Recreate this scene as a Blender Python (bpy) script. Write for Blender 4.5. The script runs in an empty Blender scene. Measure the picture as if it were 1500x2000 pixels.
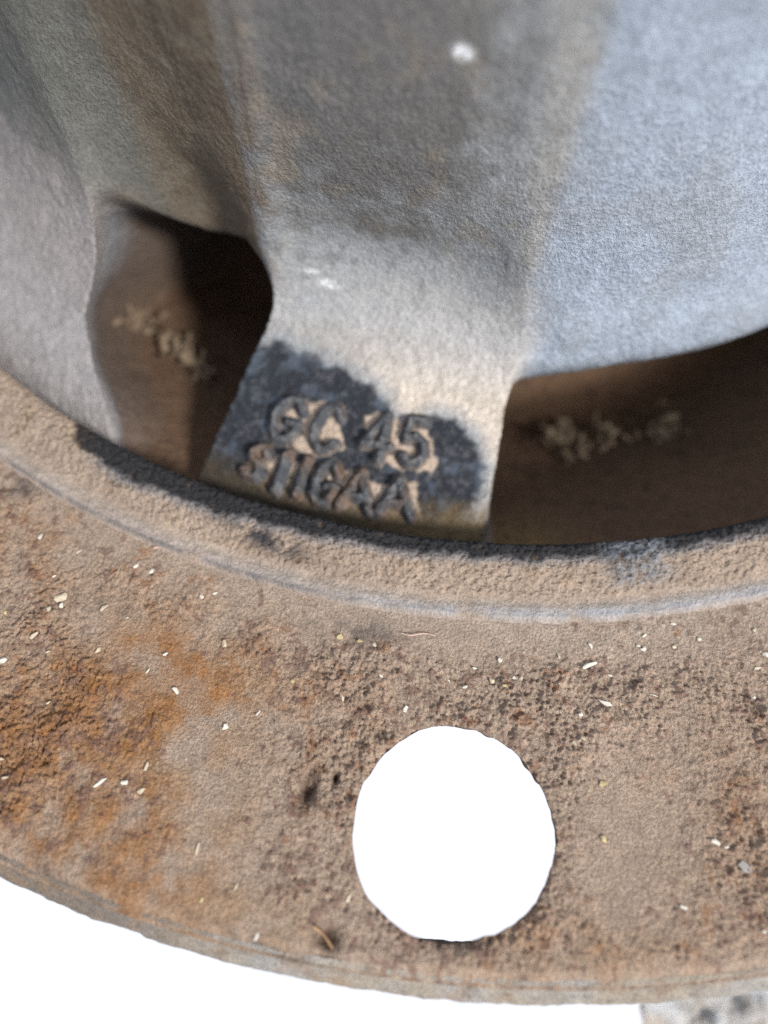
import bpy, math, random
import numpy as np
from mathutils import Matrix, Vector

# ------------------------------------------------------------------ camera, world, sun, exposure
S = 0.085                      # metres per working unit (camera height above the flange)
FPX = 1387.0                   # focal length in pixels of a 1500 x 2000 picture
RHO, PITCH, YAW, ROLL = 1.80547, 0.44995, 0.10272, 0.03725
def _rx(a): return np.array([[1,0,0],[0,math.cos(a),-math.sin(a)],[0,math.sin(a),math.cos(a)]])
def _rz(a): return np.array([[math.cos(a),-math.sin(a),0],[math.sin(a),math.cos(a),0],[0,0,1]])
CAM = np.array([0.0, -RHO, 1.0])
ROT = _rz(YAW) @ _rx(PITCH) @ _rz(ROLL)

scene = bpy.context.scene
cd = bpy.data.cameras.new('camera'); cam = bpy.data.objects.new('camera', cd)
scene.collection.objects.link(cam); scene.camera = cam
m = np.eye(4); m[:3,:3] = ROT; m[:3,3] = CAM*S
cam.matrix_world = Matrix(m.tolist())
cd.sensor_fit = 'HORIZONTAL'; cd.sensor_width = 36.0; cd.lens = 36.0*FPX/1500.0
cd.clip_start = 0.002; cd.clip_end = 50.0
cd.dof.use_dof = True; cd.dof.focus_distance = 0.99*S; cd.dof.aperture_fstop = 10.5

world = bpy.data.worlds.new('World'); scene.world = world; world.use_nodes = True
bg = world.node_tree.nodes['Background']
bg.inputs['Color'].default_value = (0.96, 1.0, 1.10, 1); bg.inputs['Strength'].default_value = 0.80

sl = bpy.data.lights.new('sun', 'SUN'); sun = bpy.data.objects.new('sun', sl)
scene.collection.objects.link(sun)
SUN_DIR = Vector((0.62, -0.50, 0.62)).normalized()
sun.rotation_euler = SUN_DIR.to_track_quat('Z', 'Y').to_euler()
sl.energy = 5.0; sl.angle = math.radians(9); sl.color = (1.0, 0.95, 0.88)
scene.view_settings.view_transform = 'Standard'; scene.view_settings.look = 'None'
scene.view_settings.exposure = 0.42; scene.view_settings.gamma = 1.0
scene.view_settings.use_curve_mapping = False
scene.render.engine = 'CYCLES'
scene.cycles.use_denoising = False
scene.cycles.max_bounces = 6

rng = np.random.default_rng(7); random.seed(7)
COL = scene.collection

# ------------------------------------------------------------------ numeric helpers
_perm = np.random.default_rng(3).permutation(512).astype(np.int32)
_grad = np.random.default_rng(5).normal(size=(512,3)); _grad /= np.linalg.norm(_grad,axis=1)[:,None]
_grad = _grad.astype(np.float32)
def perlin(p, freq, seed=0):
    q = (np.asarray(p)*freq + seed*17.37).astype(np.float64)
    i = np.floor(q).astype(np.int64); f = (q-i).astype(np.float32)
    u = f*f*f*(f*(f*6-15)+10)
    out = 0
    for dx in (0,1):
        wx = u[:,0] if dx else 1-u[:,0]
        hx = _perm[(i[:,0]+dx) & 511]
        for dy in (0,1):
            wy = u[:,1] if dy else 1-u[:,1]
            hy = _perm[(hx+i[:,1]+dy) & 511]
            for dz in (0,1):
                wz = u[:,2] if dz else 1-u[:,2]
                g = _grad[_perm[(hy+i[:,2]+dz) & 511]]
                d = g[:,0]*(f[:,0]-dx)+g[:,1]*(f[:,1]-dy)+g[:,2]*(f[:,2]-dz)
                out = out + wx*wy*wz*d
    return out*1.6
def fbm(p, freq, octs=4, seed=0, gain=0.5):
    a, t, n = 1.0, 0, 0
    for k in range(octs):
        t = t + a*perlin(p, freq*2.03**k, seed+k*3.1); n += a; a *= gain
    return t/n*1.3
def sm(a, b, x):
    t = np.clip((x-a)/(b-a), 0, 1); return t*t*(3-2*t)
def mixc(c, col, w):
    return c*(1-w[:,None]) + np.asarray(col)[None,:]*w[:,None]
def pchip(x, y, q):
    x=np.array(x,float);y=np.array(y,float);h=np.diff(x);d=np.diff(y)/h
    mm=np.zeros(len(x))
    for i in range(1,len(x)-1):
        if d[i-1]*d[i]>0:
            w1=2*h[i]+h[i-1];w2=h[i]+2*h[i-1];mm[i]=(w1+w2)/(w1/d[i-1]+w2/d[i])
    mm[0]=d[0];mm[-1]=d[-1]
    i=np.clip(np.searchsorted(x,q)-1,0,len(x)-2);t=(q-x[i])/h[i]
    return y[i]*(1+2*t)*(1-t)**2+h[i]*mm[i]*t*(1-t)**2+y[i+1]*t*t*(3-2*t)+h[i]*mm[i+1]*t*t*(t-1)
def ray(px, py):
    return ROT @ np.array([(px-750)/FPX, -(py-1000)/FPX, -1.0])
def on_plane(px, py, z=0.0):
    d = ray(px,py); t = (z-CAM[2])/d[2]; return CAM + d*t
def seg_dist(P, a, b):
    a=np.asarray(a,float);b=np.asarray(b,float);ab=b-a
    t=np.clip(((P-a)@ab)/max(ab@ab,1e-12),0,1)
    return np.hypot(*(P-(a+t[:,None]*ab)).T)
def poly_sd(P, poly):
    """signed distance to a polygon, negative inside"""
    poly=np.asarray(poly,float); d=np.full(len(P),1e9); ins=np.zeros(len(P),bool)
    for k in range(len(poly)):
        a=poly[k];b=poly[(k+1)%len(poly)]
        d=np.minimum(d,seg_dist(P,a,b))
        c=((a[1]>P[:,1])!=(b[1]>P[:,1]))
        xx=(b[0]-a[0])*(P[:,1]-a[1])/(b[1]-a[1]+1e-15)+a[0]
        ins^=c&(P[:,0]<xx)
    return np.where(ins,-d,d)

# ------------------------------------------------------------------ scene helpers
def tag(o, label=None, cat=None, group=None, kind=None):
    if label: o['label']=label
    if cat: o['category']=cat
    if group: o['group']=group
    if kind: o['kind']=kind
    return o
def mesh_obj(name, verts, faces, mat, parent=None, albedo=None, gloss=None, normals=None, smooth=True):
    me=bpy.data.meshes.new(name)
    verts=np.asarray(verts,np.float32); faces=np.asarray(faces,np.int32)
    me.vertices.add(len(verts)); me.vertices.foreach_set('co',(verts*S).ravel())
    n=len(faces); k=faces.shape[1]
    me.loops.add(n*k); me.loops.foreach_set('vertex_index',faces.ravel())
    me.polygons.add(n); me.polygons.foreach_set('loop_start',np.arange(0,n*k,k,dtype=np.int32))
    me.polygons.foreach_set('use_smooth',np.full(n,smooth))
    me.update(calc_edges=True); me.validate()
    if albedo is not None:
        at=me.attributes.new('albedo','FLOAT_COLOR','POINT')
        c=np.ones((len(verts),4),np.float32); c[:,:3]=np.clip(albedo,0.003,0.9); at.data.foreach_set('color',c.ravel())
        at=me.attributes.new('gloss','FLOAT','POINT')
        at.data.foreach_set('value',(np.zeros(len(verts)) if gloss is None else gloss).astype(np.float32))
    if normals is not None:
        me.normals_split_custom_set_from_vertices([tuple(v) for v in normals.tolist()])
    me.materials.append(mat)
    o=bpy.data.objects.new(name,me); COL.objects.link(o)
    if parent: o.parent=parent
    return o
def grid_faces(nr, nc, wrap=False):
    j=np.arange(nr-1)[:,None]; i=np.arange(nc if wrap else nc-1)[None,:]
    a=j*nc+i; b=j*nc+(i+1)%nc; c=(j+1)*nc+(i+1)%nc; d=(j+1)*nc+i
    return np.stack([a,b,c,d],-1).reshape(-1,4)

def cast_material(name, grain=900.0, bump=0.35, tint=0.22, metal_flecks=True):
    """weathered cast iron: palette from stored stains and painted light, grain, flecks and pitting from noise"""
    mt=bpy.data.materials.new(name); mt.use_nodes=True; nt=mt.node_tree; N=nt.nodes; L=nt.links
    b=N['Principled BSDF']
    tc=N.new('ShaderNodeTexCoord')
    at=N.new('ShaderNodeAttribute'); at.attribute_name='albedo'
    ag=N.new('ShaderNodeAttribute'); ag.attribute_name='gloss'
    n1=N.new('ShaderNodeTexNoise'); n1.inputs['Scale'].default_value=grain; n1.inputs['Detail'].default_value=3; n1.inputs['Roughness'].default_value=.65
    n2=N.new('ShaderNodeTexNoise'); n2.inputs['Scale'].default_value=grain*3.1; n2.inputs['Detail'].default_value=2
    n3=N.new('ShaderNodeTexNoise'); n3.inputs['Scale'].default_value=grain*.22; n3.inputs['Detail'].default_value=3
    for n in (n1,n2,n3): L.new(tc.outputs['Object'],n.inputs['Vector'])
    mr=N.new('ShaderNodeMapRange'); mr.inputs['From Min'].default_value=.3; mr.inputs['From Max'].default_value=.7
    mr.inputs['To Min'].default_value=1-tint; mr.inputs['To Max'].default_value=1+tint
    L.new(n1.outputs['Fac'],mr.inputs['Value'])
    mr2=N.new('ShaderNodeMapRange'); mr2.inputs['From Min'].default_value=.3; mr2.inputs['From Max'].default_value=.7
    mr2.inputs['To Min'].default_value=1-tint*.5; mr2.inputs['To Max'].default_value=1+tint*.5
    L.new(n3.outputs['Fac'],mr2.inputs['Value'])
    mu=N.new('ShaderNodeMath'); mu.operation='MULTIPLY'; L.new(mr.outputs[0],mu.inputs[0]); L.new(mr2.outputs[0],mu.inputs[1])
    vm=N.new('ShaderNodeVectorMath'); vm.operation='SCALE'; L.new(at.outputs['Color'],vm.inputs[0]); L.new(mu.outputs[0],vm.inputs['Scale'])
    last=vm.outputs[0]
    if metal_flecks:   # pale mineral grains in the dust
        cr=N.new('ShaderNodeMapRange'); cr.inputs['From Min'].default_value=.69; cr.inputs['From Max'].default_value=.77
        L.new(n2.outputs['Fac'],cr.inputs['Value'])
        mx=N.new('ShaderNodeMix'); mx.data_type='RGBA'; mx.inputs['B'].default_value=(.42,.40,.37,1)
        m2=N.new('ShaderNodeMath'); m2.operation='MULTIPLY'; m2.inputs[1].default_value=.55
        L.new(cr.outputs[0],m2.inputs[0]); L.new(m2.outputs[0],mx.inputs['Factor']); L.new(last,mx.inputs['A']); last=mx.outputs['Result']
    L.new(last,b.inputs['Base Color'])
    rr=N.new('ShaderNodeMapRange'); rr.inputs['To Min'].default_value=.92; rr.inputs['To Max'].default_value=.42
    L.new(ag.outputs['Fac'],rr.inputs['Value']); L.new(rr.outputs[0],b.inputs['Roughness'])
    sp=N.new('ShaderNodeMapRange'); sp.inputs['To Min'].default_value=.18; sp.inputs['To Max'].default_value=.5
    L.new(ag.outputs['Fac'],sp.inputs['Value']); L.new(sp.outputs[0],b.inputs['Specular IOR Level'])
    ad=N.new('ShaderNodeMath'); ad.operation='MULTIPLY_ADD'; ad.inputs[1].default_value=.45
    L.new(n2.outputs['Fac'],ad.inputs[0]); L.new(n1.outputs['Fac'],ad.inputs[2])
    bp=N.new('ShaderNodeBump'); bp.inputs['Strength'].default_value=bump; bp.inputs['Distance'].default_value=.0007
    L.new(ad.outputs[0],bp.inputs['Height']); L.new(bp.outputs[0],b.inputs['Normal'])
    return mt
MAT_FLANGE=cast_material('dusty_rusted_iron',2900,.85,.30)
MAT_BODY=cast_material('dusty_painted_iron',2300,.7,.24)

# palette (base colours, some with light and shade mixed in)
DUST=(.285,.218,.170); DUSTL=(.30,.262,.225); DUSTG=(.258,.203,.162)
RUST=(.225,.105,.040); RUSTD=(.11,.048,.026); PIT=(.060,.040,.040); BROWN=(.075,.042,.022)
BLUE=(.235,.275,.335); NAVY=(.014,.017,.024); GREY=(.16,.16,.158); DARK=(.090,.085,.080); OLIVE=(.088,.066,.042); OCHRE=(.17,.115,.05)

hub=bpy.data.objects.new('wheel_hub',None); COL.objects.link(hub)
tag(hub,'dusty rusted cast iron wheel hub with round flange, bolt hole and raised cast lettering','wheel hub')

# ------------------------------------------------------------------ flange
RO, RR, RB = 1.9261, 1.4802, 1.3741
HOLE=np.array([.1003,-1.7620]); HR=.1292
def alphas(lo, hi, fine, coarse):
    a=np.arange(lo,hi,fine); rest=np.arange(hi,lo+360-1e-6,coarse)
    return np.radians(np.concatenate([a,rest]))
def hole_radius(phi):
    return HR*(1+.012*np.sin(2*phi+.6)+.014*np.sin(3*phi+2.1)+.007*np.sin(7*phi+.4)+.004*np.sin(13*phi+1.7)+.002*np.sin(23*phi))
def flange_height(P):
    """relief of the pitted face and its stain masks"""
    P3=np.c_[P,np.zeros(len(P))]
    r=np.hypot(P[:,0],P[:,1])
    big=fbm(P3,5,3,1); mid=fbm(P3,17,3,2); lump=perlin(P3,88,4)*.6+perlin(P3,140,5)*.65; lump2=perlin(P3,200,6); fine=perlin(P3,260,8)
    # smooth, dust-filled areas
    def blob(px,py,rx,ry,rot=0):
        c=on_plane(px,py)[:2]; q=P-c; ca,sa=math.cos(rot),math.sin(rot)
        x=q[:,0]*ca+q[:,1]*sa; y=-q[:,0]*sa+q[:,1]*ca
        k=.00073
        return np.exp(-((x/(rx*k))**2+(y/(ry*k))**2))
    rusty=np.clip(blob(170,1440,300,230,.3)+.8*blob(250,1690,230,110,-.4)+.55*blob(60,1060,160,110)+.75*blob(350,1310,140,90)
                  +.35*blob(1020,1860,110,60)+.25*blob(1450,1720,160,200)+.25*blob(1420,1500,120,120)+.2*blob(620,1380,220,120)+.3*blob(1230,1860,140,60),0,1.3)
    smooth=np.clip(blob(400,1480,90,230,.25)+blob(250,1240,180,60,-.5)+.9*blob(430,1790,200,50,-.35)+.8*blob(900,1230,400,45,0)+.7*blob(1240,1560,90,160)+.9*blob(1200,1650,60,120),0,1)
    amp=(1-.8*smooth)*(.60+.6*sm(-.3,.5,big+.5*mid))
    edge=sm(RR+.02,RR+.09,r)*sm(RO,RO-.04,r); amp*=.35+.65*edge
    bumps=np.maximum(lump+.3*mid,-.4)*.0036+lump2*.0030+fine*.0022
    crumb=perlin(P3,82,12)*.8+perlin(P3,130,13)*.5
    pitm=sm(.62,.90,-crumb*.9+.25*mid+.10*big+.14*rusty-.4*smooth)*edge
    h=amp*bumps+.007*mid*amp+.0035*np.abs(perlin(P3,44,55))*amp-.0012*pitm
    rust=sm(.28,1.35,rusty*.80+.55*mid+.42*crumb+.3*big-.35*smooth*(rusty<.8))
    # scattered rust freckles elsewhere
    fre=sm(.22,.68,crumb*.6+perlin(P3,30,21)*.45+mid*.45+.15*big-.4*smooth)
    scab=sm(.22,.55,perlin(P3,95,23)*.75+.45*perlin(P3,48,25)+.30*perlin(P3,20,24)+.10*rusty-.40*smooth+.08*big)
    holes=np.zeros(len(P))
    for px,py,rx,ry,rot in ((602,1542,15,34,-.25),(640,1838,22,20,0),(655,1520,6,10,.2)):
        holes=np.maximum(holes,blob(px,py,rx,ry,rot))
    hd=np.hypot(*(P-HOLE).T)/HR
    ring=sm(1.32,1.03,hd)
    scab=np.maximum(scab,ring*sm(.1,.5,perlin(P3,75,31))*.8)
    wn=np.random.default_rng(11).normal(size=len(P)); h=h+.0007*wn*amp
    h-=.013*holes
    h-=.004*sm(1.05,1.0,hd)
    h-=.010*sm(RO-.012,RO+.004,r)
    # low dust bank beside the pilot rim
    c=np.tile(np.array(DUST),(len(P),1))*(1+.10*mid+.10*big+.07*wn)[:,None]
    c=mixc(c,DUSTL,.45*sm(RR+.10,RR+.0,r)*sm(-.6,.5,mid+.4)*sm(-1.2,.3,P[:,0]))
    c=mixc(c,(.19,.125,.07),.38*sm(-.5,.4,mid+.3*crumb)*np.clip(blob(400,1480,110,230,.25)+blob(470,1790,200,60,-.35),0,1))
    c=mixc(c,(.25,.145,.075),.80*np.clip(1.1*rusty*sm(-.7,.4,mid+.5*big),0,1)); c=mixc(c,np.array(RUST)*.95,np.clip(.80*rust,0,.85)); c=mixc(c,(.27,.125,.04),.55*rust*sm(.15,.6,perlin(P3,55,52)+.5*perlin(P3,120,53)))
    c=mixc(c,np.array(DUST)*.95,.5*sm(.05,.5,perlin(P3,26,54)+.4*crumb)*rust)
    c=mixc(c,(.215,.105,.052),.62*fre)
    c=mixc(c,(.130,.076,.062),.66*scab); h=h+.0020*scab*amp
    spk=sm(.26,.58,perlin(P3,125,61)*.7+perlin(P3,70,62)*.5+.12*mid-.22*smooth)*edge
    c=mixc(c,(.125,.068,.052),.62*spk); h=h+.0016*spk*amp-.0016*sm(.3,.6,-perlin(P3,110,63)-.2*smooth)*amp
    c=mixc(c,(.12,.075,.06),.4*pitm)
    c=mixc(c,(.045,.026,.018),np.clip(1.1*holes,0,1)*sm(-.7,.1,crumb+.4))
    dk=np.clip(.8*blob(30,950,55,30)+.55*blob(720,1235,70,30)+.8*blob(180,1775,110,16,-.4)+.7*blob(560,1872,170,7,-.23)+.4*blob(640,1240,60,30)+.45*blob(180,1190,70,40),0,1)*sm(-.6,.3,mid+perlin(P3,60,44)*.7)
    c=mixc(c,(.050,.050,.052),dk)
    return h,c
def build_flange():
    a=alphas(-33,25,.06,2.0); r=np.concatenate([np.linspace(RR-.02,RO,260),[RO+.004,RO+.009]])
    nr,nc=len(r),len(a)
    A,Rr=np.meshgrid(a,r); P=np.stack([Rr*np.sin(A),-Rr*np.cos(A)],-1).reshape(-1,2)
    q=P-HOLE; d=np.hypot(*q.T); phi=np.arctan2(q[:,1],q[:,0]); hr=hole_radius(phi)
    F=grid_faces(nr,nc,True)
    inside=d<hr
    keep=~inside[F].all(1); F=F[keep]
    P[inside]=HOLE+q[inside]/d[inside][:,None]*hr[inside][:,None]*.9995
    used=np.zeros(len(P),bool); used[F.ravel()]=True
    h,c=flange_height(P)
    idx=-np.ones(len(P),int); idx[used]=np.arange(used.sum())
    V=np.c_[P,h][used]
    return mesh_obj('flange_face',V,idx[F],MAT_FLANGE,hub,c[used],np.zeros(used.sum()))
build_flange()
# wall of the bolt hole
phi=np.linspace(0,2*np.pi,241)[:-1]; zz=np.array([-.004,-.012,-.025,-.04,-.06,-.08,-.1])
PH,ZZ=np.meshgrid(phi,zz); hr=hole_radius(PH)+.30*np.maximum(-ZZ-.010,0)+.05*(-ZZ)
V=np.stack([HOLE[0]+hr*np.cos(PH),HOLE[1]+hr*np.sin(PH),ZZ],-1).reshape(-1,3)
V[:,:2]+=(perlin(V,60,3)*.003)[:,None]*np.c_[np.cos(PH.ravel()),np.sin(PH.ravel())]*(V[:,2]<-.006)[:,None]
c=mixc(np.tile(np.array((.10,.07,.06)),(len(V),1)),(.16,.09,.05),sm(-.2,.5,perlin(V,40,9)))
mesh_obj('bolt_hole',V,grid_faces(len(zz),len(phi),True)[:,::-1],MAT_FLANGE,hub,c,np.full(len(V),.2))
# outer edge and underside of the flange
a=alphas(-33,25,.1,2.0)
prof=np.array([(RO-.002,-.0075),(RO+.004,-.009),(RO+.010,-.014),(RO+.016,-.022),(RO+.025,-.032),(RO+.029,-.045),(RO+.031,-.06),(RO+.031,-.09),(RO+.028,-.13),(RO+.02,-.19),(RO-.02,-.2)])
t=np.linspace(0,1,len(prof)); tt=np.linspace(0,1,46)
pr=np.interp(tt,t,prof[:,0]); pz=np.interp(tt,t,prof[:,1])
A,Rr=np.meshgrid(a,pr); _,Z=np.meshgrid(a,pz)
V=np.stack([Rr*np.sin(A),-Rr*np.cos(A),Z],-1).reshape(-1,3)
n=fbm(V*np.array([1,1,1.6]),22,3,5); n2=perlin(V,70,8)
rad=V[:,:2]/np.hypot(*V[:,:2].T)[:,None]; k=sm(-.01,-.03,V[:,2])
V[:,:2]+=rad*((n*.0030+n2*.0012)*k)[:,None]
c=np.tile(np.array((.27,.235,.195)),(len(V),1)); c=mixc(c,(.26,.255,.25),sm(-.1,.5,fbm(V,9,2,31))*.7)
al=np.degrees(np.arctan2(V[:,0],-V[:,1]))
c=mixc(c,(.12,.095,.078),.75*sm(-3,-10,al)); c=mixc(c,(.22,.14,.085),.4*sm(.2,.5,fbm(V,25,2,33)))
c=mixc(c,(.10,.09,.08),.35*sm(.25,.5,fbm(V*np.array([1,1,3]),40,2,35)))
mesh_obj('flange_edge',V,grid_faces(len(tt),len(a),True),MAT_FLANGE,hub,c,np.zeros(len(V)))
a=np.radians(np.arange(0,360,2.0)); r=np.array([1.0,1.3,1.55]); 
A,Rr=np.meshgrid(a,r); V=np.stack([Rr*np.sin(A),-Rr*np.cos(A),np.full_like(A,-.2)],-1).reshape(-1,3)

# ------------------------------------------------------------------ pilot rim (raised band inside the flange)
def rim_profile():
    P=[(0,RR+.012,-.012),(.06,RR+.004,.001),(.11,RR-.004,.008),(.16,RR-.013,.008),(.22,RR-.024,.006),(.50,RR-.062,.022),(.70,RB+.022,.030),(.83,RB+.004,.030),(.89,RB-.004,.024),(.94,RB-.009,.006),(1,RB-.013,-.10)]
    return np.array(P)
a=alphas(-38,28,.07,2.0); s=np.linspace(0,1,150); RP=rim_profile()
A,SS=np.meshgrid(a,s); Rr=pchip(RP[:,0],RP[:,1],SS.ravel()); Z=pchip(RP[:,0],RP[:,2],SS.ravel()); A=A.ravel(); sv=SS.ravel()
V=np.stack([Rr*np.sin(A),-Rr*np.cos(A),Z],-1)
band=sm(.24,.32,sv)
gr=fbm(V,120,2,3); md=fbm(V,20,3,4); lo=fbm(V,6,3,6)
wn=np.random.default_rng(12).normal(size=len(V)); V[:,2]+=band*(gr*.0040+md*.003+.0007*wn)+(1-band)*(perlin(V,50,7)*.0014+md*.0018)
al=np.degrees(A)
c=np.tile(np.array(DUSTG),(len(V),1))*(1+.12*md+.08*lo)[:,None]
c=mixc(c,OCHRE,.2*sm(.0,.5,md)*band)
# worn bluish bead at the foot of the band
bead=np.exp(-((sv-.135)/(.07+.02*md))**2)*(.75+.25*perlin(V,30,9))
c=mixc(c,(.25,.265,.29),bead*(.35+.6*sm(-14,6,al))*sm(-.5,.3,md+.35)); c=mixc(c,(.06,.065,.075),.65*np.exp(-((sv-.10)/.022)**2)*sm(2,-8,al)*sm(-.4,.3,md+.2))
c=mixc(c,DUSTL,.35*np.exp(-((sv-.20)/.04)**2))
# bare dark paint along the inner lip
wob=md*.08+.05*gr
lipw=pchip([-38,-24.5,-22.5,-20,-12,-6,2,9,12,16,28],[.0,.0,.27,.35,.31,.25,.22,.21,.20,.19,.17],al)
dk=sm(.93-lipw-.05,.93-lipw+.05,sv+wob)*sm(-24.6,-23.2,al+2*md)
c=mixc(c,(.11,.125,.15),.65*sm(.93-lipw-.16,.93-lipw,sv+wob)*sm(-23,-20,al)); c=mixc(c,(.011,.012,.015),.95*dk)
grp=np.exp(-((al-13.8)/2.0)**4)*sm(.30,.45,sv+wob); c=mixc(c,(.15,.165,.185),.75*grp*sm(-.3,.2,gr+.15)); c=mixc(c,(.04,.045,.055),.6*grp*sm(.1,.4,-gr+md))
drk=np.exp(-((al+8.6)/2.6)**2-((sv-.46+.02*(al+8.6))/.12)**2); c=mixc(c,(.045,.042,.045),np.clip(1.1*drk*sm(-.3,.3,md+gr*.5+.2),0,1))
pit=sm(.34,.6,-gr*.6+md*.6-.05)*band; c=mixc(c,(.075,.05,.032),.7*pit)
mesh_obj('pilot_rim',V,grid_faces(len(s),len(a),True)[:,::-1],MAT_BODY,hub,c,dk*.08)

# ------------------------------------------------------------------ hub body: spokes, pockets, barrel wall
SP=np.array([(0,1.36,-.07),(.06,1.335,-.05),(.20,1.215,-.018),(.31,1.12,.014),(.38,1.068,.046),(.46,1.027,.115),(.55,1.005,.21),(.75,1.02,.5),(.92,1.04,.78),(1,.95,.86)])
PP=np.array([(0,1.36,-.07),(.12,1.2,-.19),(.24,1.0,-.32),(.33,.8,-.42),(.37,.72,-.36),(.42,.78,-.24),(.47,.925,-.135),(.51,.975,-.075),(.58,.985,.08),(.75,.993,.42),(.92,1.0,.78),(1,.90,.86)])
SN=np.array([(0,1.36,-.07),(.06,1.335,-.035),(.2,1.235,.035),(.38,1.14,.14),(.46,1.11,.22),(.55,1.085,.33),(.75,1.05,.58),(.92,1.04,.78),(1,.95,.86)])
PL=PP.copy(); PL[1:4,2]=(-.13,-.21,-.27); PL[4,2]=-.24
LIP_A=[-60,-46,-37,-28,-23.5,-20.3,-18,-14,0,6,8.8,11,14,18,23,30,42,60]; LIP_Z=[.0,.0,.02,.075,.115,.125,.09,.03,0,-.11,-.105,-.084,-.062,-.054,-.058,-.062,-.09,-.09]
PR=np.array([(0,1.36,-.07),(.10,1.2,-.19),(.19,1.0,-.32),(.25,.8,-.42),(.28,.72,-.36),(.31,.80,-.18),(.335,.965,-.03),(.36,1.035,.002),(.385,1.052,.04),(.43,1.046,.09),(.50,1.032,.165),(.60,1.022,.27),(.75,1.012,.49),(.92,1.025,.78),(1,.93,.86)])
LIPR_A=[0,6,9,12,15,60]; LIPR_Z=[-.025,-.025,-.02,-.006,0,0]
def prof(P,s): return pchip(P[:,0],P[:,1],s),pchip(P[:,0],P[:,2],s)
ss_=np.linspace(0,1,2001)
def hit(px,py,P=SP):
    """where the picture ray meets the spoke's (or pocket's) surface: angle in degrees and s"""
    r,z=prof(P,ss_); d=ray(px,py); t=(z-CAM[2])/d[2]; X=CAM+d*t[:,None]
    e=np.hypot(X[:,0],X[:,1])-r; k=np.where(e[:-1]*e[1:]<=0)[0]; k=k[np.argmin(t[k])]
    return math.degrees(math.atan2(X[k,0],-X[k,1])),ss_[k]
def edge_line(pts,a0,a1): return [(0,a0)]+[hit(*p)[::-1] for p in pts]+[(1,a1)]
MAIN_L=edge_line([(400,915),(450,800),(500,690),(535,600),(525,450),(490,250),(455,0)],-15.6,-23)
MAIN_R=edge_line([(945,1000),(977,850),(996,735),(1022,640),(1040,430),(1090,200),(1120,0)],4.2,6)
print(np.round(MAIN_L,2).tolist(),np.round(MAIN_R,2).tolist())
NEXT_R=[(0,-23.0)]+[hit(*p,SN)[::-1] for p in ((205,800),(180,700),(168,600),(185,520))]+[(.43,-30.5),(.52,-33),(.62,-37),(1,-44)]
NEXT_R=sorted(NEXT_R); print(np.round(NEXT_R,2).tolist())
SPOKES=[(MAIN_L,MAIN_R)]
SPOKES.append(([(0,-90),(1,-100)],NEXT_R))
for k in range(1,7): SPOKES.append(([(s_,a_+45*k+(30 if k==1 else 0)) for s_,a_ in MAIN_L],[(s_,a_+45*k+(10 if k==1 else 0)) for s_,a_ in MAIN_R]))
def soft(s, left):   # width of the flank in degrees
    if left: return pchip([0,.1,.3,.42,.52,.62,1],[2.0,3.4,5.0,7.0,10,16,20],s)
    return pchip([0,.06,.3,.38,.46,.56,.7,1],[2.0,2.0,2.4,2.6,3.4,8,17,19],s)
def weights(ad, s):
    W=[]; XI=[]
    for k,(Lk,Rk) in enumerate(SPOKES):
        Lk=np.array(Lk);Rk=np.array(Rk)
        l=pchip(Lk[:,0],Lk[:,1],s); r=pchip(Rk[:,0],Rk[:,1],s)
        mid=(l+r)/2; d=(ad-mid+180)%360-180; half=(r-l)/2
        over=np.abs(d)-half
        W.append(1-sm(0,1,over/soft(s,k==1))); XI.append(np.clip(d/half,-1,1))
    return np.array(W),np.array(XI)
def body_point(A, s):
    """smooth surface: A in radians, s along the profile"""
    ad=np.degrees(A); W,XI=weights(ad,s)
    rs,zs=prof(SP,s); rn,zn=prof(SN,s); rp,zp=prof(PR,s); rl,zl=prof(PL,s)
    kl=sm(0,-10,ad)*sm(-60,-50,ad); rp=rp*(1-kl)+rl*kl; zp=zp*(1-kl)+zl*kl
    lip=sm(.365,.43,s)*sm(.74,.53,s); zp=zp+lip*(kl*(np.interp(ad,LIP_A,LIP_Z)+.085))+sm(.26,.33,s)*sm(.62,.42,s)*(1-kl)*np.interp(ad,LIPR_A,LIPR_Z)
    up=sm(.5,.68,s); scoop=np.exp(-((s-.51)/.13)**2)
    r=0;z=0
    for k in range(len(SPOKES)):
        xi=XI[k]
        bul=(1-xi**2)*(.004*up-.046*scoop)+np.exp(-((xi+.97)/.10)**2)*sm(.42,.55,s)*.010+np.exp(-((xi-.95)/.22)**2)*sm(.42,.55,s)*.006
        r=r+W[k]*((rn if k==1 else rs)+(0 if k==1 else bul)); z=z+W[k]*(zn if k==1 else zs)
    wn=np.maximum(1-W.sum(0),0); tot=W.sum(0)+wn
    r=(r+wn*rp)/tot; z=(z+wn*zp)/tot
    # the left pocket runs back under the neighbouring spoke
    back=pchip([0,.06,.12,.2,.3,.38,.44,.49,1],[0,1.5,6,11,15,17,9,0,0],s)*(1-W[1])**.7*sm(-17.5,-26,ad)*sm(-60,-50,ad)
    A=A-np.radians(back)
    who=W.argmax(0); w=W.max(0); xi=np.take_along_axis(XI,who[None],0)[0]
    return np.stack([r*np.sin(A),-r*np.cos(A),z],-1),w,who,xi
def plate_uv(A,s):
    """flat coordinates on the spoke foot: tangential, inward"""
    r,_=prof(SP,s); return np.stack([np.degrees(A)*.0212,s*.87],-1)
def huv(px,py):
    a,s=hit(px,py); return np.array([a*.0212,s*.87])

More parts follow.
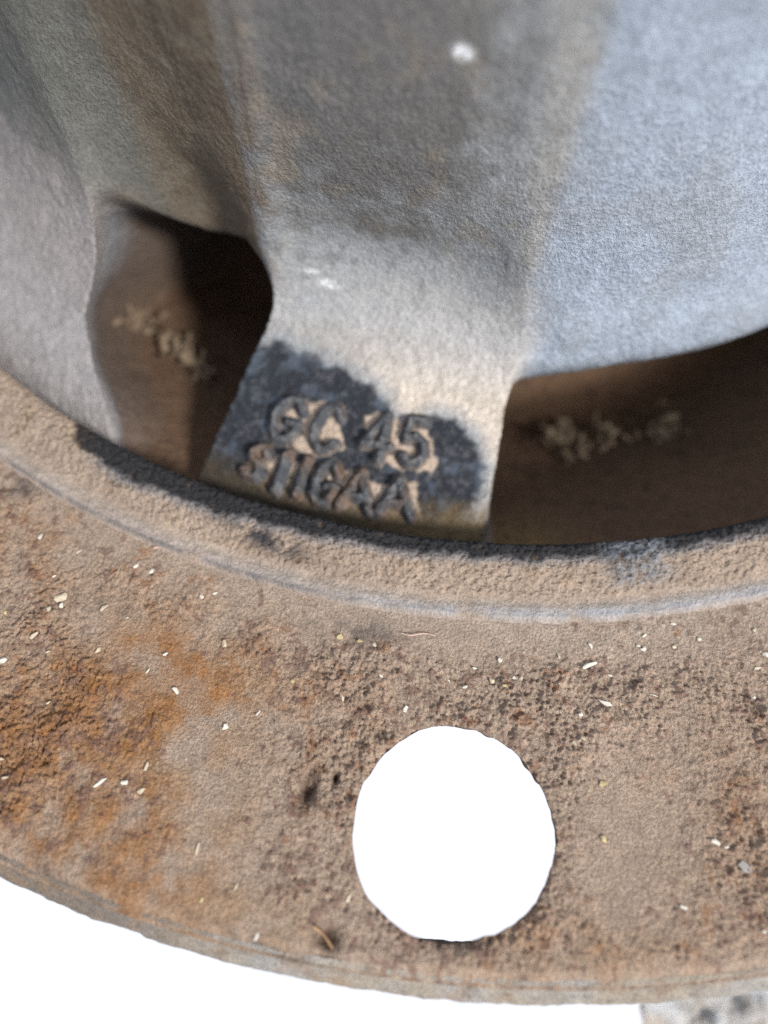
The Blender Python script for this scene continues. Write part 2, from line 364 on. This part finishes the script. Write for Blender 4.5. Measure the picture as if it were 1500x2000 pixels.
# lettering: strokes in unit boxes, u right, v up; each glyph has its box from picture measurements
GLY={'G':[[(.92,.80),(.75,.97),(.42,1),(.14,.80),(.04,.5),(.14,.18),(.42,0),(.75,.05),(.92,.28),(.92,.46),(.60,.46)]],
     'C':[[(.95,.82),(.72,.98),(.40,.98),(.14,.78),(.04,.5),(.14,.2),(.40,.02),(.72,.02),(.95,.18)]],
     '4':[[(.72,0),(.72,1),(.05,.32),(.98,.32)]],
     '5':[[(.92,1),(.20,1),(.14,.56),(.55,.62),(.88,.48),(.92,.26),(.70,.03),(.35,0),(.08,.14)]],
     'S':[[(.92,.84),(.65,1),(.30,.97),(.10,.76),(.30,.56),(.70,.46),(.92,.26),(.68,.03),(.30,0),(.06,.16)]],
     'I':[[(.5,0),(.5,1)]],
     'A':[[(0,0),(.5,1),(1,0)],[(.2,.36),(.8,.36)]]}
# glyph, centre px, width px, height px, height above the plate
LET=[('G',562,822,52,84),('C',639,838,50,84),('4',737,856,54,86),('5',808,866,46,84),
     ('S',502,906,32,60),('I',549,927,8,74),('I',590,936,8,70),('G',636,948,42,76),('A',698,962,56,70),('A',774,974,56,66)]
du=np.linalg.norm(huv(740,850)-huv(640,850))/100; dv=np.linalg.norm(huv(690,800)-huv(690,900))/100
LETTERS=[]
for ch,cx,cy,w_,h_ in LET:
    c0=huv(cx,cy); st=[]
    for line in GLY[ch]:
        st.append([c0+np.array([(x-.5)*w_*du,(y-.5)*h_*dv]) for x,y in line])
    LETTERS.append((ch,c0,w_*du,h_*dv,st))
SW=.0080     # half stroke width
def letter_dist(uv, st):
    d=np.full(len(uv),9.0)
    for line in st:
        for p,q in zip(line[:-1],line[1:]): d=np.minimum(d,seg_dist(uv,p,q))
    return d

def body_relief(V, w, who, s):
    wn=np.random.default_rng(13).normal(size=len(V)); g=fbm(V,85,3,11)+.22*wn; md=fbm(V,18,3,12); lo=fbm(V,5,3,13)
    plate=(who==0)*w*sm(.40,.30,s)
    up=sm(.36,.5,s); dh=g*(.0022-.0012*up)+md*(.0022-.0010*up)+lo*.004
    dh=dh*sm(0,.02,s)
    return dh,g,md,lo
PAINT_POLY=[huv(*p) for p in ((355,905),(390,850),(440,745),(485,680),(545,664),(580,690),(640,715),(700,745),(750,785),(770,822),(818,836),(850,818),(895,826),(925,860),(948,915),(940,965),(905,1000),(860,1030),(700,1050),(500,1010))]
TAN_ROWS=[[huv(*p) for p in q] for q in (
    ((548,785),(600,782),(655,800),(668,878),(600,888),(552,866)),
    ((716,808),(760,812),(800,828),(832,826),(846,860),(842,925),(775,915),(716,880)),
    ((512,890),(560,890),(640,912),(780,945),(812,945),(824,1015),(700,1010),(560,985),(500,950)))]
def s_eff(ad,s): return np.where(ad>-5,pchip([0,.28,.36,.5,1],[0,.37,.475,.60,1],s),s)
def body_colour(V, A, s, w, who, xi, g, md, lo):
    n=len(V); ad=np.degrees(A)
    # barrel wall between the spokes: dusty grey paint, sky's blue put into its colour
    c=np.tile(np.array(BLUE),(n,1))*(1+.12*md+.10*g)[:,None]
    c=mixc(c,GREY,sm(-.1,.6,lo+.4*md)*.35)
    gl=np.full(n,.30)
    # left flank of the lettered spoke and wall beyond: brown film, shade painted in
    left=sm(-15.5,-17.5,ad)*sm(.40,.48,s)
    c=mixc(c,np.array(OLIVE)*1.0,left*.95*sm(-50,-36,ad)); c=mixc(c,(.13,.115,.09),left*.5*sm(.0,.5,fbm(V,30,2,71)))
    c=mixc(c,(.13,.128,.122),left*sm(-38,-50,ad)*.8); gl*=1-.7*left
    dkp=np.exp(-((ad+45)/9)**2-((s-.56)/.06)**2); c=mixc(c,(.07,.08,.085),.7*dkp*left)
    # face of the spoke
    face=w*(who==0)*sm(.40,.46,s)*sm(-17.8,-16.5,ad+0*s)*sm(8.2,6.6,ad)
    fc=np.tile(np.array((.20,.212,.225)),(n,1))*(1+.15*md)[:,None]
    fc=mixc(fc,DARK,np.clip(sm(.50,.66,s+.10*md+.05*lo)*sm(5.5,-3,ad+3*md)*1.0,0,.80))  # left and upper part darkened in the colour for shading, with dirt
    fc=mixc(fc,(.20,.165,.12),.35*sm(.15,.5,fbm(V,13,3,77))*sm(.46,.6,s))
    fc=mixc(fc,(.05,.05,.052),.5*sm(.25,.55,fbm(V,30,2,78))*sm(.62,.46,s))
    c=np.where((face>.02)[:,None],c*(1-face[:,None])+fc*face[:,None],c)
    # dusty worn crests of the spoke
    cr=np.exp(-((ad-pchip(*np.array(MAIN_R).T,s)-.3)/1.5)**2)*sm(.36,.46,s); c=mixc(c,(.27,.225,.165),.20*cr*sm(-.4,.3,md+.2))
    cl=np.exp(-((ad-pchip(*np.array(MAIN_L).T,s))/.8)**2)*sm(.36,.46,s); c=mixc(c,(.13,.095,.065),.6*cl*sm(-.4,.3,md+.1))
    # pale marks: a specular highlight painted in, and scratches in the paint
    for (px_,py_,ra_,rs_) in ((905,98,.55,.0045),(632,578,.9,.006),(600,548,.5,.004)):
        a_,s_=hit(px_,py_); glint_nick=np.exp(-(((ad-a_)+30*(s-s_))/ra_)**2-((s-s_)/rs_)**2); c=mixc(c,(.75,.78,.82),np.clip(glint_nick*1.2,0,1)*sm(-.5,.2,g+.2)); gl=np.maximum(gl,glint_nick*.6)
    # neighbouring spoke
    nb=sm(.72,.97,w)*(who==1); c=mixc(c,(.22,.205,.20),nb*.95*sm(.6,.45,s)); c=mixc(c,(.27,.26,.27),nb*sm(.35,.15,s)*.5); c=mixc(c,(.085,.092,.088),.75*(who==1)*sm(.42,.52,s+.04*md)*sm(.2,.6,w)); gl*=1-.5*nb
    # foot of the spoke with the lettering
    uv=plate_uv(A,s); uvn=uv+np.stack([fbm(V,22,3,81),fbm(V,22,3,82)],-1)*.012+np.stack([perlin(V,70,83),perlin(V,70,84)],-1)*.005
    pl=(who==0)*sm(.53,.39,s+.03*md)*w
    pc=np.tile(np.array((.42,.375,.33)),(n,1))*(1+.10*md)[:,None]
    pc=mixc(pc,(.20,.18,.16),.8*sm(-3,-14,ad+2*md)*sm(.18,.3,s)); pc=mixc(pc,(.27,.28,.295),sm(.30,.42,s)*.75)
    sd=poly_sd(uvn,PAINT_POLY); paint=sm(.009,-.009,sd+.004*g); halo=sm(.036,0,sd)
    pc=mixc(pc,(.21,.235,.265),halo*.7)
    nv=np.tile(np.array(NAVY),(n,1)); nv=mixc(nv,(.075,.08,.09),sm(0,.5,g+.5*md)*.6); nv=mixc(nv,(.08,.105,.145),sm(.1,.6,fbm(V,26,2,86))*.5)
    pc=pc*(1-paint[:,None])+nv*paint[:,None]
    dl=np.full(n,9.0); m_=np.abs(ad+5)<14
    uvm=uvn[m_]*.35+uv[m_]*.65; d_=np.full(len(uvm),9.0)
    for L_ in LETTERS: d_=np.minimum(d_,letter_dist(uvm,L_[4]))
    dl[m_]=d_
    rows=np.minimum.reduce([poly_sd(uvn,p_) for p_ in TAN_ROWS])
    tan=sm(.003,-.004,rows)*sm(.0090,.0125,dl)
    pc=mixc(pc,(.38,.305,.245),tan*.95)
    foot=sm(.145,.085,s+.02*md+.01*g); pc=mixc(pc,(.040,.030,.018),foot*.9); pc=mixc(pc,(.12,.085,.042),foot*sm(-8,2,ad)*.65)
    c=c*(1-pl[:,None])+pc*pl[:,None]; gl=gl*(1-pl)+pl*(paint*(1-tan)*.35)
    # pockets
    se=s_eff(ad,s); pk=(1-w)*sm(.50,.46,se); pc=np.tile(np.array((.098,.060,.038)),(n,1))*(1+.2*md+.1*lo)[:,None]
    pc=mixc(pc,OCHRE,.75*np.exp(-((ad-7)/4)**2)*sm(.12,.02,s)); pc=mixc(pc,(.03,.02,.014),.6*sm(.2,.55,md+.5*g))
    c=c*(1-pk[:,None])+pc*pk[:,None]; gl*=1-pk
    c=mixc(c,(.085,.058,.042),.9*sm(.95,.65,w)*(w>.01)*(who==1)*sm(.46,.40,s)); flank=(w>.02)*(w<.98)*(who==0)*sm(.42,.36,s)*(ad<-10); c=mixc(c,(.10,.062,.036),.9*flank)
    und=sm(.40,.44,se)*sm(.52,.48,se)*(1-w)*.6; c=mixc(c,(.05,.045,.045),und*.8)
    return c,gl
def build_body():
    ad=np.concatenate([np.arange(-90,-46,.4),np.arange(-46,-18,.13),np.arange(-18,9,.085),np.arange(9,42,.13),np.arange(42,60,.5),np.arange(60,270,2.)])
    s=np.concatenate([np.linspace(0,.42,240)[:-1],np.linspace(.42,.8,190)[:-1],np.linspace(.8,1,24)])
    nr,nc=len(s),len(ad)
    A,Sg=np.meshgrid(np.radians(ad),s); A=A.ravel(); Sg=Sg.ravel()
    V,w,who,xi=body_point(A,Sg)
    def normals(V):
        G=V.reshape(nr,nc,3); du_=np.roll(G,-1,1)-np.roll(G,1,1); dv_=np.gradient(G,axis=0)
        N_=np.cross(du_,dv_).reshape(-1,3); return N_/np.maximum(np.linalg.norm(N_,axis=1),1e-12)[:,None]
    dh,g,md,lo=body_relief(V,w,who,Sg)
    N0=normals(V); V=V+N0*dh[:,None]; N1=normals(V)
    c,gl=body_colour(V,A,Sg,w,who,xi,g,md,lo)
    F=grid_faces(nr,nc,True)
    fw=w[F].mean(1); fa=ad[(F[:,0]%nc)]; fs=s_eff(fa,Sg[F].mean(1)); fwho=who[F[:,0]]
    def emit(name,mask):
        if not mask.any(): return None
        f=F[mask]; u=np.unique(f); idx=-np.ones(len(V),int); idx[u]=np.arange(len(u))
        return mesh_obj(name,V[u],idx[f],MAT_BODY,hub,c[u],gl[u],N1[u])
    sp=fw>.5; out=None
    for k in range(len(SPOKES)):
        o=emit('spoke',sp&(fwho==k))
        if k==0: out=o
    cen=[(-18.8),(22.5)]+[22.5+45*k for k in range(1,7)]
    gaps=sorted((c_ for c_ in [-19,25,70,115,160,205,250]))
    # pocket floors, one per gap, and the wall of the barrel above them
    low=(~sp)&(fs<.43)
    edges=[-90,-5,55,95,140,185,230,270]
    for lo_,hi_ in zip(edges[:-1],edges[1:]): emit('pocket',low&(fa>=lo_)&(fa<hi_))
    for lo_,hi_ in zip(edges[:-1],edges[1:]): emit('barrel_wall',(~sp)&(fs>=.43)&(fa>=lo_)&(fa<hi_))
    return out
spoke=build_body()
# letters, raised on the foot of the spoke
for ch,c0,gw,gh,st in LETTERS:
    step=.0016; mu=SW+.012
    u=np.arange(c0[0]-gw/2-mu,c0[0]+gw/2+mu,step); v=np.arange(c0[1]-gh/2-mu,c0[1]+gh/2+mu,step)
    U,Vv=np.meshgrid(u,v); U=U.ravel();Vv=Vv.ravel()
    uv=np.stack([U,Vv],-1); A=np.radians(U/.0212); s=Vv/.87
    B,w,who,xi=body_point(A,s); dh,g,md,lo=body_relief(B,w,who,s)
    d=letter_dist(uv+np.stack([perlin(B,45,91),perlin(B,45,92)],-1)*.0022,st)
    top=sm(SW+.0050,SW-.0066,d)*(1+.12*md)
    e=1e-4; T=body_point(A,np.clip(s+e,0,1))[0]-B; Q=body_point(A+e,s)[0]-B
    N_=np.cross(Q,T); N_/=np.linalg.norm(N_,axis=1)[:,None]
    X=B+N_*(dh-.0012+.0195*top+.0012*g*top)[:,None]
    F=grid_faces(len(v),len(u)); F=F[(top[F]>.02).any(1)]
    used=np.unique(F); idx=-np.ones(len(X),int); idx[used]=np.arange(len(used))
    c=np.tile(np.array((.050,.055,.064)),(len(X),1)); c=mixc(c,(.14,.14,.145),sm(.0,.5,g+.6*md)*.7); c=mixc(c,(.20,.15,.115),sm(.75,.2,top)*sm(-.3,.3,md)*.5); c=mixc(c,(.015,.014,.014),sm(.35,.6,-g+.4*md)*.7)
    if c0[1]<huv(640,890)[1]: c=mixc(c,(.13,.075,.042),.55*sm(-.3,.4,md+.4*perlin(B,30,95)))
    o=mesh_obj('letter',X[used],idx[F],MAT_BODY,spoke,c[used],np.full(len(used),.35))
    o['label']='raised cast letter '+ch+' in dark blue paint' if ch.isalpha() else 'raised cast numeral '+ch+' in dark blue paint'

# ------------------------------------------------------------------ loose bits lying on the hub
import bmesh
def plain_material(name, col, rough=.7, var=.25):
    mt=bpy.data.materials.new(name); mt.use_nodes=True; nt=mt.node_tree; N=nt.nodes; L=nt.links; b=N['Principled BSDF']
    tc=N.new('ShaderNodeTexCoord'); n=N.new('ShaderNodeTexNoise'); n.inputs['Scale'].default_value=1500; n.inputs['Detail'].default_value=3
    L.new(tc.outputs['Object'],n.inputs['Vector'])
    cr=N.new('ShaderNodeValToRGB'); cr.color_ramp.elements[0].position=.3; cr.color_ramp.elements[1].position=.7
    cr.color_ramp.elements[0].color=tuple(x*(1-var) for x in col)+(1,); cr.color_ramp.elements[1].color=tuple(min(.9,x*(1+var*.6)) for x in col)+(1,)
    L.new(n.outputs['Fac'],cr.inputs['Fac']); L.new(cr.outputs[0],b.inputs['Base Color']); b.inputs['Roughness'].default_value=rough
    return mt
CHIP_MATS={'w':plain_material('white_splinter',(.44,.42,.37)),'c':plain_material('cream_husk',(.37,.32,.235)),
           'y':plain_material('yellow_grain',(.36,.29,.15)),'p':plain_material('pinkish_grit',(.42,.30,.24)),'g':plain_material('grey_flake',(.20,.195,.19))}
def hull(seed, n=11, flat=.5):
    bm=bmesh.new(); rg=np.random.default_rng(seed)
    for k in range(n):
        v=rg.normal(size=3); v/=np.linalg.norm(v); v*=rg.uniform(.75,1.1)
        bm.verts.new((v[0]*.5,v[1]*.5,max(v[2],-.45)*.5*flat+.12*flat))
    r=bmesh.ops.convex_hull(bm,input=bm.verts)
    bmesh.ops.delete(bm,geom=[e for e in r['geom_interior'] if isinstance(e,bmesh.types.BMVert)],context='VERTS')
    bmesh.ops.recalc_face_normals(bm,faces=bm.faces)
    return bm
CHIP_MESH={}
def chip_mesh(v, col):
    if (v,col) not in CHIP_MESH:
        bm=hull(100+v,12); me=bpy.data.meshes.new('chip_shape'); bm.to_mesh(me); bm.free(); me.materials.append(CHIP_MATS[col]); CHIP_MESH[v,col]=me
    return CHIP_MESH[v,col]
U_PX=.00072
def zone(x,y):
    if x<520 and y<1220: return 'tiny pale crumb on the far left flange under the rim'
    if x<520 and y<1420: return 'tiny pale crumb along the upper border of the orange rust'
    if x<520: return 'tiny pale crumb on the lower orange rust patch'
    if x<1050 and y<1275: return 'tiny pale crumb close under the rim above the bolt hole'
    if x<1050 and y<1420: return 'tiny pale crumb just above the bolt hole'
    if x<1050: return 'tiny pale crumb between the orange rust and the bolt hole'
    if y<1300: return 'tiny white crumb under the rim right of the bolt hole'
    if y<1460: return 'tiny pale crumb up and right of the bolt hole'
    return 'tiny pale crumb low on the right flange'
ORD='first second third fourth fifth sixth seventh eighth ninth tenth eleventh twelfth thirteenth'.split()
CHIPS=[ # px x, px y, length, width, turn (deg, picture), colour, label
 (120,1168,34,18,20,'c','largest cream husk flake on the left flange under the rim'),(123,1183,14,12,60,'w',0),(98,1192,14,9,15,'c',0),(204,1187,24,12,60,'c','cream husk flake standing just right of the largest left flake'),
 (82,1050,16,13,70,'w','lone white crumb near the left end of the rim bead'),(153,1078,15,8,30,'c',0),(267,1108,16,12,40,'w',0),(297,1117,18,10,45,'w',0),(108,1127,11,6,30,'w',0),(395,1167,12,8,-40,'w',0),(422,1160,14,7,10,'w',0),(10,1197,10,8,30,'y',0),
 (337,1132,9,7,30,'w',0),(250,1207,10,5,20,'w',0),(307,1073,13,9,20,'p','pinkish grain beside the rim bead at the left'),(70,1245,21,12,45,'c','cream splinter lying above the orange rust at the far left'),(7,1292,22,20,20,'w','square white chip at the left edge of the picture'),
 (192,1270,17,9,50,'c',0),(96,1275,12,6,20,'c',0),(439,1258,18,10,-70,'c',0),(325,1278,14,8,20,'w',0),(396,1303,9,7,0,'w',0),(212,1254,9,5,20,'c',0),(664,1244,17,12,-65,'y','upright cream seed left of the yellow one, under the rim'),
 (670,1364,18,9,-60,'c','cream seed above left of the bolt hole'),(572,1332,10,10,0,'y',0),(343,1349,18,11,-50,'w','white husk in the smooth ochre streak on the rust patch'),(289,1311,14,7,55,'c',0),(440,1419,16,13,60,'w','bright white crumb on orange spot right of the ochre streak'),
 (198,1529,34,9,38,'w','long white splinter on the orange rust patch'),(245,1529,16,9,10,'w',0),(279,1545,18,13,20,'c','cream husk right of the long white splinter on rust'),(286,1499,24,6,72,'c','thin upright straw sliver above the long white splinter'),(7,1483,12,8,20,'c',0),(14,1520,16,6,15,'c',0),
 (386,1660,24,7,80,'c','slim upright sliver below the smooth ochre streak'),(501,1830,17,9,75,'w','cream sliver near the lower left flange edge'),(461,1732,18,5,65,'c',0),(453,1751,9,6,50,'c',0),(682,1755,17,10,62,'c','cream chip close left of the bolt hole, low'),(394,1758,11,6,80,'y',0),(97,1373,12,5,30,'c',0),(504,1394,18,4,50,'w',0),
 (703,1253,13,11,30,'y','small yellow grain under the rim'),(731,1261,13,11,-50,'c','cream grain right of the small yellow grain'),(792,1386,16,13,60,'w','square white chip just above the bolt hole'),(908,1343,12,10,20,'w',0),(961,1330,15,12,-40,'c',0),(984,1343,13,8,-20,'y',0),
 (976,1290,11,9,-40,'w',0),(928,1306,12,6,-20,'w',0),(744,1321,14,5,-50,'w',0),(877,1330,10,5,-40,'w',0),(848,1237,7,7,0,'w',0),(827,1223,6,6,0,'w',0),(619,1181,8,7,0,'w',0),(620,1226,7,7,0,'w',0),
 (1314,1220,14,7,-8,'w',0),(1148,1302,36,13,20,'w','largest white splinter, up and right of the bolt hole'),(1258,1242,12,9,40,'w',0),(1256,1268,16,10,10,'w',0),(1246,1263,11,8,-30,'w',0),(1316,1264,11,8,20,'c',0),(1366,1250,12,9,-30,'w',0),
 (1472,1232,14,6,20,'c',0),(1496,1280,20,14,-20,'w','white chip at the right edge of the picture'),(1480,1305,18,8,10,'c',0),(1152,1262,13,9,-60,'w',0),(1090,1282,15,8,-70,'c',0),(1182,1374,33,11,-20,'w','white rod shaped splinter right of the bolt hole'),
 (1276,1360,20,4,-20,'w',0),(1132,1397,10,8,30,'w',0),(1138,1444,15,8,-65,'c','upright cream seed beside the right of the bolt hole'),(1120,1452,10,9,50,'c','round cream seed touching the upright one by the bolt hole'),(1177,1530,20,16,40,'y','rounded yellow seed right of the bolt hole'),(1178,1640,15,12,-60,'y','small yellow seed below the rounded one'),
 (1396,1645,18,13,-25,'w','white chip on the lower right flange'),(1418,1655,10,8,20,'w',0),(1473,1362,10,8,0,'w',0),(1192,1320,14,6,-15,'w',0),(1166,1330,8,6,-50,'w',0),(1334,1772,16,6,-20,'w',0),(1018,1326,11,11,30,'c',0),(1004,1324,10,7,-50,'w',0),
 (1490,1819,10,7,0,'w',0),(1078,1328,9,6,30,'c',0),(1264,1532,9,8,0,'p',0),(1390,1534,7,6,0,'w',0),(1456,1696,32,22,-35,'g','flat grey flake lying at the right edge of the flange'),(605,1170,6,5,0,'w',0)]
CHIPS=[q for q in CHIPS if q[2]>9 or q[6]]
def chip_label(x,y):
    z=zone(x,y); same=sorted(q[0] for q in CHIPS if not q[6] and zone(q[0],q[1])==z)
    return z if len(same)==1 else z+', '+ORD[same.index(x)]+' from left'
for k,(x,y,ln,wd,rot,col,lab) in enumerate(CHIPS):
    p=on_plane(x,y); h=flange_height(np.array([p[:2]]))[0][0]
    if np.hypot(*(p[:2]))<RR+.01: h=max(h,.004)
    o=bpy.data.objects.new('chip',chip_mesh(k%9,col)); COL.objects.link(o)
    o.location=(p[0]*S,p[1]*S,(h+.0015)*S)
    tl=.35 if wd>8 else .7
    th=.35*min(ln,wd) if col=='g' else wd*.95
    o.scale=(ln*U_PX*S*1.08,wd*U_PX*S*1.08,th*U_PX*S*1.1)
    o.rotation_euler=(random.uniform(-.2,.2),random.uniform(-.15,.15),math.radians(rot)+YAW+ROLL)
    tag(o,lab or chip_label(x,y),'chip','loose husk chips on the flange')
# a hair under the rim
def tube(name,pts,rad,mat):
    cu=bpy.data.curves.new(name,'CURVE'); cu.dimensions='3D'; cu.bevel_depth=rad; cu.bevel_resolution=1
    sp=cu.splines.new('POLY'); sp.points.add(len(pts)-1)
    for q,p in zip(sp.points,pts): q.co=(*p,1)
    o=bpy.data.objects.new(name,cu); COL.objects.link(o)
    me=bpy.data.meshes.new_from_object(o); bpy.data.objects.remove(o); o=bpy.data.objects.new(name,me); COL.objects.link(o)
    me.materials.append(mat); return o
pts=[]
for i in range(15):
    f=i/14; p=on_plane(784+66*f,1238+5*f+3*math.sin(f*6.5)); h=flange_height(np.array([p[:2]]))[0][0]; pts.append((p[0]*S,p[1]*S,(h+.004)*S))
tag(tube('hair',pts,.0008*S,CHIP_MATS['p']),'thin curved pale hair lying under the rim, above the bolt hole','hair')
pts=[]
for i in range(11):
    f=i/10; p=on_plane(612+38*f,1808+46*f-6*math.sin(f*3)); h=flange_height(np.array([p[:2]]))[0][0]; pts.append((p[0]*S,p[1]*S,(max(h,-.006)+.006)*S))
tag(tube('fibre',pts,.0016*S,plain_material('tan_fibre',(.24,.14,.07))),'short tan plant fibre across the rusty pit near the lower edge','fibre')

# chaff gathered on the pocket floors
bpy.context.view_layer.update(); DG=bpy.context.evaluated_depsgraph_get()
def chaff(name,label,spots,cols,prof_,seed):
    rg=np.random.default_rng(seed); bm=bmesh.new()
    for (cx,cy,sx,sy,n) in spots:
        for k in range(n):
            x=cx+rg.normal()*sx; y=cy+rg.normal()*sy
            ok,loc,_,_,ob,_=scene.ray_cast(DG,Vector(CAM*S),Vector(ray(x,y)).normalized())
            if not ok or not ob.name.startswith('pocket'): continue
            B=np.array(loc)/S
            b2=hull(int(rg.integers(1e6)),9,.8)
            ln=rg.uniform(.02,.065); wd=rg.uniform(.010,.026)
            M=Matrix.Translation(Vector((B+np.array([0,0,.006+rg.uniform(0,.016)]))*S)) @ Matrix.Rotation(rg.uniform(0,6.28),4,'Z') @ Matrix.Rotation(rg.uniform(-.8,.8),4,'Y') @ Matrix.Diagonal((ln*S,wd*S,wd*S,1))
            b2.transform(M); tmp=bpy.data.meshes.new('t'); b2.to_mesh(tmp); b2.free(); bm.from_mesh(tmp); bpy.data.meshes.remove(tmp)
    me=bpy.data.meshes.new(name); bm.to_mesh(me); bm.free(); me.materials.append(cols)
    o=bpy.data.objects.new(name,me); COL.objects.link(o); tag(o,label,'chaff',None,'stuff'); return o
MAT_CHAFF=plain_material('dusty_chaff',(.135,.098,.064),.9,.5)
chaff('chaff','brown chaff heap on the floor of the right pocket',((1110,870,36,18,34),(1200,860,45,10,18),(1285,838,24,14,18),(1100,835,4,4,2)),MAT_CHAFF,PR,5)
chaff('chaff','dim chaff heap on the floor of the left pocket',((275,635,20,12,14),(345,680,20,18,20),(395,725,12,10,9)),MAT_CHAFF,PL,6)

# ------------------------------------------------------------------ stony ground showing past the lower right edge
ZG=-.62
g0=on_plane(1243,1965,ZG)
xs=np.linspace(0,2.2,190); ys=np.linspace(-.9,1.6,210)
X,Y=np.meshgrid(xs+g0[0],ys+g0[1]); V=np.stack([X.ravel(),Y.ravel(),np.full(X.size,ZG)],-1)
n1=fbm(V,7,4,61); n2=fbm(V,19,3,62)
V[:,2]+=.02*n1+.022*n2+.014*fbm(V,45,2,66)
c=np.tile(np.array((.44,.43,.42)),(len(V),1)); c=mixc(c,(.52,.54,.57),sm(.0,.4,fbm(V,13,2,63))); c=mixc(c,(.30,.275,.25),sm(.12,.45,fbm(V,27,3,64))*.7); c=mixc(c,(.42,.33,.24),sm(.2,.5,fbm(V,15,2,65))*.6)
gr=mesh_obj('ground',V,grid_faces(len(ys),len(xs)),MAT_FLANGE,None,c,np.zeros(len(V)))
tag(gr,'pale grey stony ground beyond the lower flange edge','ground',None,'structure')
